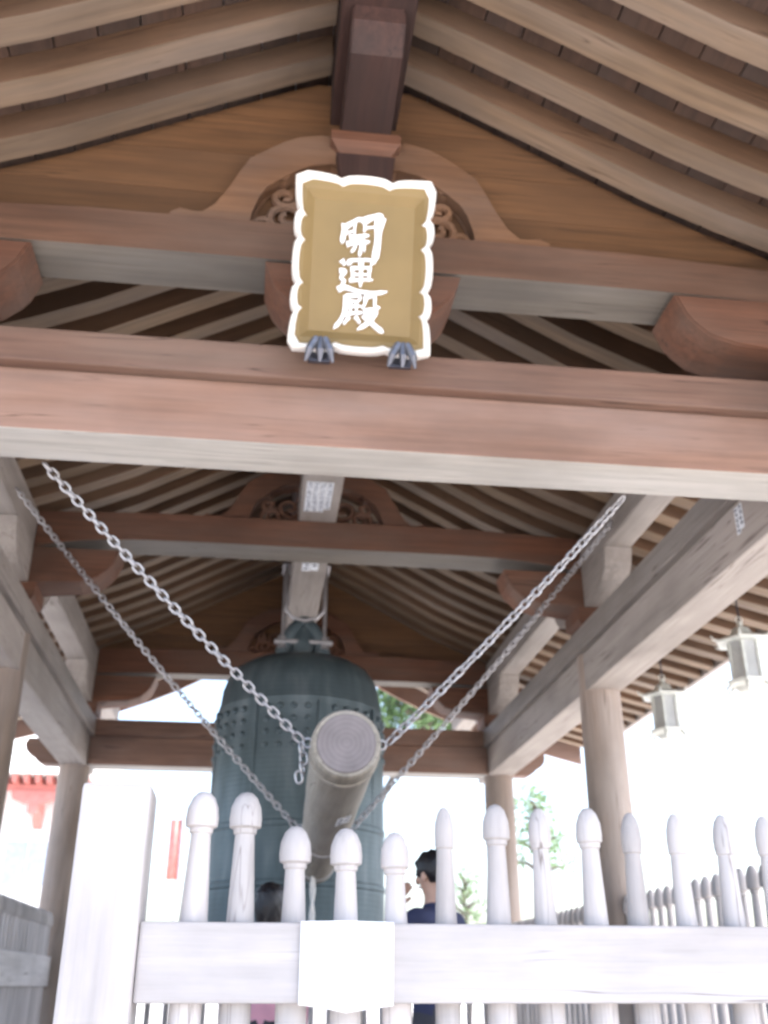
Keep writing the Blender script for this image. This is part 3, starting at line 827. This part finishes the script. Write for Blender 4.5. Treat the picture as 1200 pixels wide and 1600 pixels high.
# ------------------------------------------------------------ hanging lanterns
def lantern(x, y, z, label):
    t = thing('hanging_lantern', label, 'lantern', (x, y, z), 'bronze lanterns hanging under the right eave')
    def hexr(b, pr, seg=6): return lathe(b, pr, (x, y, z), seg)
    obj('lantern_roof', hexr(nb(), [(.235, .4), (.25, .415), (.17, .455), (.11, .47), (.08, .53), (.03, .56), (.03, .6)]), M['lantern'], t)
    obj('light_box', hexr(nb(), [(.128, .07), (.128, .4)]), M['lampglass'], t)
    post = None
    for k in range(6):
        a = k*PI/3; px_, py_ = x+.135*math.cos(a), y+.135*math.sin(a)
        if post is None:
            post = obj('corner_post', bx(px_-.012, px_+.012, py_-.012, py_+.012, z+.06, z+.405, bev=.002), M['lantern'], t, origin=(px_, py_, z))
        else: inst(post, t, (px_, py_, z))
    # lattice on every face
    for k in range(6):
        a0, a1 = k*PI/3, (k+1)*PI/3
        A = Vector((math.cos(a0), math.sin(a0), 0))*.133; B = Vector((math.cos(a1), math.sin(a1), 0))*.133
        b = nb(); n = 7
        for i in range(-n, n+1):
            for sg in (1, -1):
                pa = None; pts = []
                for q_ in range(9):
                    u = q_/8; v = (i/n) + sg*u*.45
                    if 0 <= v <= 1: pts.append(Vector((x, y, z+.075+.32*v)) + A.lerp(B, u))
                if len(pts) > 1: tube(b, [pts[0], pts[-1]], .0035, 4, cap=False)
        obj('lattice', b, M['lantern'], t)
    obj('lantern_base', hexr(nb(), [(.08, -.05), (.11, -.03), (.13, .0), (.19, .03), (.2, .055), (.14, .07)]), M['lantern'], t)
    for k in range(6):
        a = k*PI/3
        b = nb(); tube(b, [(x+.15*math.cos(a), y+.15*math.sin(a), z+.03), (x+.2*math.cos(a), y+.2*math.sin(a), z-.01), (x+.21*math.cos(a), y+.21*math.sin(a), z-.055)], [.02, .016, .008], 6)
        obj('foot', b, M['lantern'], t, True)
        b = nb(); tube(b, [(x+.22*math.cos(a), y+.22*math.sin(a), z+.42), (x+.27*math.cos(a), y+.27*math.sin(a), z+.425), (x+.29*math.cos(a), y+.29*math.sin(a), z+.46)], [.014, .012, .006], 6)
        obj('roof_curl', b, M['lantern'], t, True)
    d = abs(x-XC); top = zr(d)
    b = nb()
    tube(b, [(x, y, z+.6), (x, y, top)], .008, 6)
    obj('hanging_rod', b, M['iron'], t)
    b = nb(); tube(b, [(x+.03*math.cos(2*PI*i/10), y, z+.62+.03*math.sin(2*PI*i/10)) for i in range(10)], .006, 6, closed=True)
    obj('ring', b, M['lantern'], t, True)
lantern(4.22, 8.05, 2.36, 'nearer bronze lantern at the right edge, hanging under the eave')
lantern(4.22, 9.9, 2.36, 'farther bronze lantern beside the middle right column, hanging under the eave')

# ------------------------------------------------------------ people
def person(label, x, y, z, h, yaw, pose, top, hair_long=False):
    root = thing('person', label, 'person', (x, y, z))
    k = h/1.72
    J = {'pel': (0, 0, .95), 'wst': (0, 0, 1.08), 'chs': (0, .01, 1.3), 'nkb': (0, -.01, 1.44), 'nk': (0, .0, 1.5), 'hd0': (0, .015, 1.56), 'hd1': (0, .02, 1.63), 'hd2': (0, .01, 1.685),
         'hipL': (-.1, 0, .9), 'knL': (-.11, .03, .5), 'anL': (-.11, 0, .08), 'toL': (-.12, .15, .03), 'hipR': (.1, 0, .9), 'knR': (.11, .03, .5), 'anR': (.11, 0, .08), 'toR': (.12, .15, .03),
         'shL': (-.17, -.01, 1.4), 'elL': (-.24, -.02, 1.12), 'wrL': (-.22, .1, .88), 'haL': (-.215, .13, .8), 'shR': (.17, -.01, 1.4), 'elR': (.24, -.02, 1.12), 'wrR': (.22, .1, .88), 'haR': (.215, .13, .8)}
    J.update(pose)
    Rr = {'pel': (.155, .11), 'wst': (.135, .1), 'chs': (.165, .11), 'nkb': (.07, .065), 'nk': (.05, .052), 'hd0': (.062, .082), 'hd1': (.078, .096), 'hd2': (.06, .075),
          'hip': .085, 'kn': .058, 'an': .042, 'to': .035, 'sh': .06, 'el': .044, 'wr': .027, 'ha': .03}
    E_ = [('pel', 'wst'), ('wst', 'chs'), ('chs', 'nkb'), ('nkb', 'nk'), ('nk', 'hd0'), ('hd0', 'hd1'), ('hd1', 'hd2')]
    for s in 'LR': E_ += [('pel', 'hip'+s), ('hip'+s, 'kn'+s), ('kn'+s, 'an'+s), ('an'+s, 'to'+s), ('chs', 'sh'+s), ('sh'+s, 'el'+s), ('el'+s, 'wr'+s), ('wr'+s, 'ha'+s)]
    # fingers
    for s in 'LR':
        ha, wr = Vector(J['ha'+s]), Vector(J['wr'+s]); d = (ha-wr).normalized()
        sd_ = d.cross(Vector((0, 1, .2))).normalized(); nn = d.cross(sd_)
        for f, (o_, ln) in enumerate(((-.028, .07), (-.009, .08), (.01, .075), (.027, .06))):
            a = f'f{f}{s}a'; b_ = f'f{f}{s}b'
            J[a] = tuple(ha+d*.035+sd_*o_); J[b_] = tuple(ha+d*(.035+ln*.8)+sd_*o_*1.1+nn*.02)
            E_ += [('ha'+s, a), (a, b_)]; Rr[a] = .011; Rr[b_] = .008
        J['t'+s+'a'] = tuple(ha+sd_*-.04+nn*.01); J['t'+s+'b'] = tuple(ha+d*.04+sd_*-.06+nn*.02); E_ += [('wr'+s, 't'+s+'a'), ('t'+s+'a', 't'+s+'b')]; Rr['t'+s+'a'] = .013; Rr['t'+s+'b'] = .01
    names = list(J)
    me = bpy.data.meshes.new('body'); me.from_pydata([tuple(c*k for c in J[n_]) for n_ in names], [(names.index(a), names.index(c)) for a, c in E_], [])
    o = bpy.data.objects.new('body', me); C.objects.link(o)
    md = o.modifiers.new('skin', 'SKIN'); md.branch_smoothing = .6
    for i, n_ in enumerate(names):
        rr = Rr.get(n_) or Rr.get(n_[:-1]) or .05
        me.skin_vertices[0].data[i].radius = tuple(v*k for v in (rr if isinstance(rr, tuple) else (rr, rr)))
        me.skin_vertices[0].data[i].use_root = (n_ == 'pel')
    sb = o.modifiers.new('sub', 'SUBSURF'); sb.levels = 2; sb.render_levels = 2
    dg = bpy.context.evaluated_depsgraph_get(); dg.update()
    m2 = bpy.data.meshes.new_from_object(o.evaluated_get(dg)); bpy.data.objects.remove(o)
    m2.materials.clear()
    for q_ in (M['skin'], M[top], M['trouser'], M['shoe']): m2.materials.append(q_)
    for p in m2.polygons:
        c = p.center/k; idx = 1
        if c.z < .1: idx = 3
        elif c.z < .93 and abs(c.x) < .19: idx = 2
        if c.z > 1.465 and abs(c.x) < .1 and abs(c.y) < .12: idx = 0
        for s in 'LR':
            if (c-Vector(J['ha'+s])).length < .13 and (c-Vector(J['ha'+s])).length < (c-Vector(J['el'+s])).length*.7: idx = 0
        p.material_index = idx; p.use_smooth = True
    body_ = bpy.data.objects.new('body', m2); C.objects.link(body_); body_.parent = root
    # face: nose, ears, eyes
    def ell(name, c, r_, material, par=body_, seg=14):
        b = nb(); bmesh.ops.create_uvsphere(b, u_segments=seg, v_segments=10, radius=1)
        for v in b.verts: v.co = Vector((v.co.x*r_[0]+c[0], v.co.y*r_[1]+c[1], v.co.z*r_[2]+c[2]))*k
        me_ = bpy.data.meshes.new(name); b.to_mesh(me_); b.free(); me_.shade_smooth(); me_.materials.append(material)
        q = bpy.data.objects.new(name, me_); C.objects.link(q); q.parent = par; return q
    ell('nose', (0, .118, 1.585), (.012, .018, .022), M['skin'])
    ell('mouth', (0, .1, 1.55), (.024, .01, .006), M['pink'])
    for s in (-1, 1):
        ell('ear', (s*.076, .01, 1.6), (.012, .02, .032), M['skin']); ell('eye', (s*.03, .1, 1.615), (.012, .008, .008), M['hair'])
    # hair
    b = nb(); bmesh.ops.create_icosphere(b, subdivisions=4, radius=1)
    rnd = random.Random(3)
    kill = []
    for v in b.verts:
        n_ = v.co.copy()
        r_ = Vector((.093, .115, .1)); wob = 1+.05*math.sin(n_.x*23+n_.z*17)+.04*math.sin(n_.y*31+n_.x*9)+rnd.uniform(-.012, .012)
        p = Vector((n_.x*r_.x, n_.y*r_.y-.005, n_.z*r_.z))*wob
        if n_.y > .25 and n_.z < .25: p.y = min(p.y, .055)
        if hair_long and n_.z < -.1 and n_.y < .3: p.z = p.z*2.6; p.y -= .01
        elif n_.z < -.45:
            p.z = -.045 - .03*(n_.y < -.2); p.x *= .8
        v.co = (p+Vector((0, .01, 1.64)))*k
    me_ = bpy.data.meshes.new('hair'); b.to_mesh(me_); b.free(); me_.shade_smooth(); me_.materials.append(M['hair'])
    q = bpy.data.objects.new('hair', me_); C.objects.link(q); q.parent = root
    root.rotation_euler.z = yaw
    return root
person('person in a navy top with short black hair, one hand raised to the chin', 1.0, 5.75, FLOOR, 1.72, R(40),
       {'elL': (-.26, .16, 1.2), 'wrL': (-.15, .17, 1.42), 'haL': (-.12, .15, 1.49)}, 'navy')
person('shorter dark haired person in pink behind the pickets, left of the log', .12, 6.4, FLOOR, 1.6, R(-20), {}, 'pink', True)

# ------------------------------------------------------------ trees beyond
def tree(label, x, y, h, cr, seed, n=2600, lo=.42, lean=0, group='trees beyond the pavilion'):
    rnd = random.Random(seed)
    t = thing('broadleaf_tree', label, 'tree', (x, y, GROUND), group)
    b = nb(); base = Vector((x, y, GROUND))
    tube(b, [base-Vector((lean, 0, 0)), base+Vector((.1-lean, 0, h*.2)), base+Vector((-.1-lean*.9, .1, h*.42)), base+Vector((-lean*.6, 0, h*.56)), base+Vector((.1, 0, h*.75))], [h*.014, h*.012, h*.01, h*.008, h*.004], 10)
    cl = []
    for i in range(13):
        a = i*2.4; hh = h*(lo+(.92-lo)*(i/13)); ln = cr*(1.05-.65*(i/13))*rnd.uniform(.7, 1)
        e = base+Vector((math.cos(a)*ln*.75, math.sin(a)*ln*.75, hh+ln*.2)); s_ = base+Vector((0, 0, hh*.97))
        tube(b, [s_, s_.lerp(e, .5)+Vector((0, 0, .1)), e], [h*.012, h*.007, h*.002], 6); cl.append((e, cr*rnd.uniform(.3, .48)))
    cl.append((base+Vector((0, 0, h*.92)), cr*.4))
    obj('trunk', b, M['bark'], t, True)
    vs = []; fs = []
    for i in range(n):
        c, r_ = cl[rnd.randrange(len(cl))]
        d = Vector((rnd.gauss(0, 1), rnd.gauss(0, 1), rnd.gauss(0, .75))).normalized()*r_*(rnd.random()**.4)
        p = c+d; s_ = rnd.uniform(.07, .16)*h/9
        u = Vector((rnd.gauss(0, 1), rnd.gauss(0, 1), rnd.gauss(0, 1))).normalized(); v = u.orthogonal().normalized()
        k0 = len(vs); vs += [p-u*s_, p-v*s_*.5, p+u*s_, p+v*s_*.5]; fs.append((k0, k0+1, k0+2, k0+3))
    me_ = bpy.data.meshes.new('crown'); me_.from_pydata([tuple(v-Vector((x, y, GROUND))) for v in vs], [], fs); me_.materials.append(M['leaf'])
    q = bpy.data.objects.new('crown', me_); C.objects.link(q); q.parent = t
    return t
tree('tall leafy tree seen through the gap right of the bell', 5.2, 31, 12.4, 2.6, 11, 5200, .68, 2.1)
tree('thin leafy tree behind the rear right column', 8.9, 32, 7.6, 1.3, 12, 800, .62)
tree('small leafy tree low beside the navy dressed person', 6.7, 33, 5.2, 1.0, 13, 600, .6)

# ------------------------------------------------------------ red and white temple building behind on the left
TX, TY = -5.4, 25.4
tm = thing('temple_hall', 'white walled temple hall with vermilion eave rafters beyond the left columns', 'building', (TX, TY+3, GROUND))
W0, W1 = -9.6, -4.35
obj('wall', bx(W0, W1, TY+1.1, TY+6.5, GROUND, 4.6, bev=0), M['plaster'], tm)
obj('eave_beam', bx(W0-.8, W1+.3, TY+.15, TY+.3, 4.28, 4.42, bev=0), M['red'], tm)
bal = None; k = 0
while W0-.8+k*.27 < W1+.2:
    x = W0-.8+k*.27
    if bal is None: bal = obj('rafter', bx(x, x+.12, TY-.2, TY+1.09, 4.425, 4.6, bev=0), M['red'], tm, origin=(x, TY, 4.5))
    else: inst(bal, tm, (x, TY, 4.5))
    k += 1
brk = None
for x in (-9.4, -7.3, -5.3):
    if brk is None:
        brk = obj('bracket', prism(nb(), [(x-.55, 4.275), (x+.55, 4.275), (x+.5, 4.08), (x+.3, 4.0), (x+.12, 3.98), (x+.1, 3.75), (x-.1, 3.75), (x-.12, 3.98), (x-.3, 4.0), (x-.5, 4.08)], 'y', TY+.1, TY+.35), M['red'], tm, origin=(x, TY, 4))
        ct = obj('corbel', prism(nb(), [(TY+.36, 4.2), (TY+1.09, 4.2), (TY+1.09, 3.5), (TY+.9, 3.55), (TY+.7, 3.8), (TY+.5, 3.85), (TY+.4, 4.0)], 'x', x-.1, x+.1), M['red'], tm, origin=(x, TY, 4))
    else:
        inst(brk, tm, (x, TY, 4)); inst(ct, tm, (x, TY, 4))
rbn = thing('banner', 'small red banner on a pole beyond the left end of the pickets', 'banner', (-1.62, 24, GROUND))
b = nb(); tube(b, [(-1.62, 24, GROUND), (-1.62, 24, 3.6)], .03, 8); obj('pole', b, M['steel'], rbn, True)
b = nb(); n_ = 8
vv = [[b.verts.new((-1.63-.26*i/n_, 24+.03*math.sin(i*1.1), z)) for i in range(n_+1)] for z in (2.15, 2.8, 3.45)]
for A_, B_ in zip(vv, vv[1:]):
    for i in range(n_): b.faces.new((A_[i], A_[i+1], B_[i+1], B_[i]))
cl_ = obj('cloth', b, M['red'], rbn, True); sol = cl_.modifiers.new('thick', 'SOLIDIFY'); sol.thickness = .008
for x in (-7.9, -5.45):
    f_ = obj('window', bx(x-.6, x+.6, TY+1.03, TY+1.097, 2.1, 3.3, bev=0), M['white'], tm)
    for q_ in (-1, 1): obj('shutter', bx(x+q_*.27-.25, x+q_*.27+.25, TY+1.0, TY+1.027, 2.2, 3.2, bev=0), M['windowdark'], f_)
obj('roof', prism(nb(), [(TY-.35, 4.61), (TY+3.8, 6.4), (TY+8, 4.61)], 'x', W0-1, W1+.4), M['paleroof'], tm)

S.render.resolution_x = 768; S.render.resolution_y = 1024
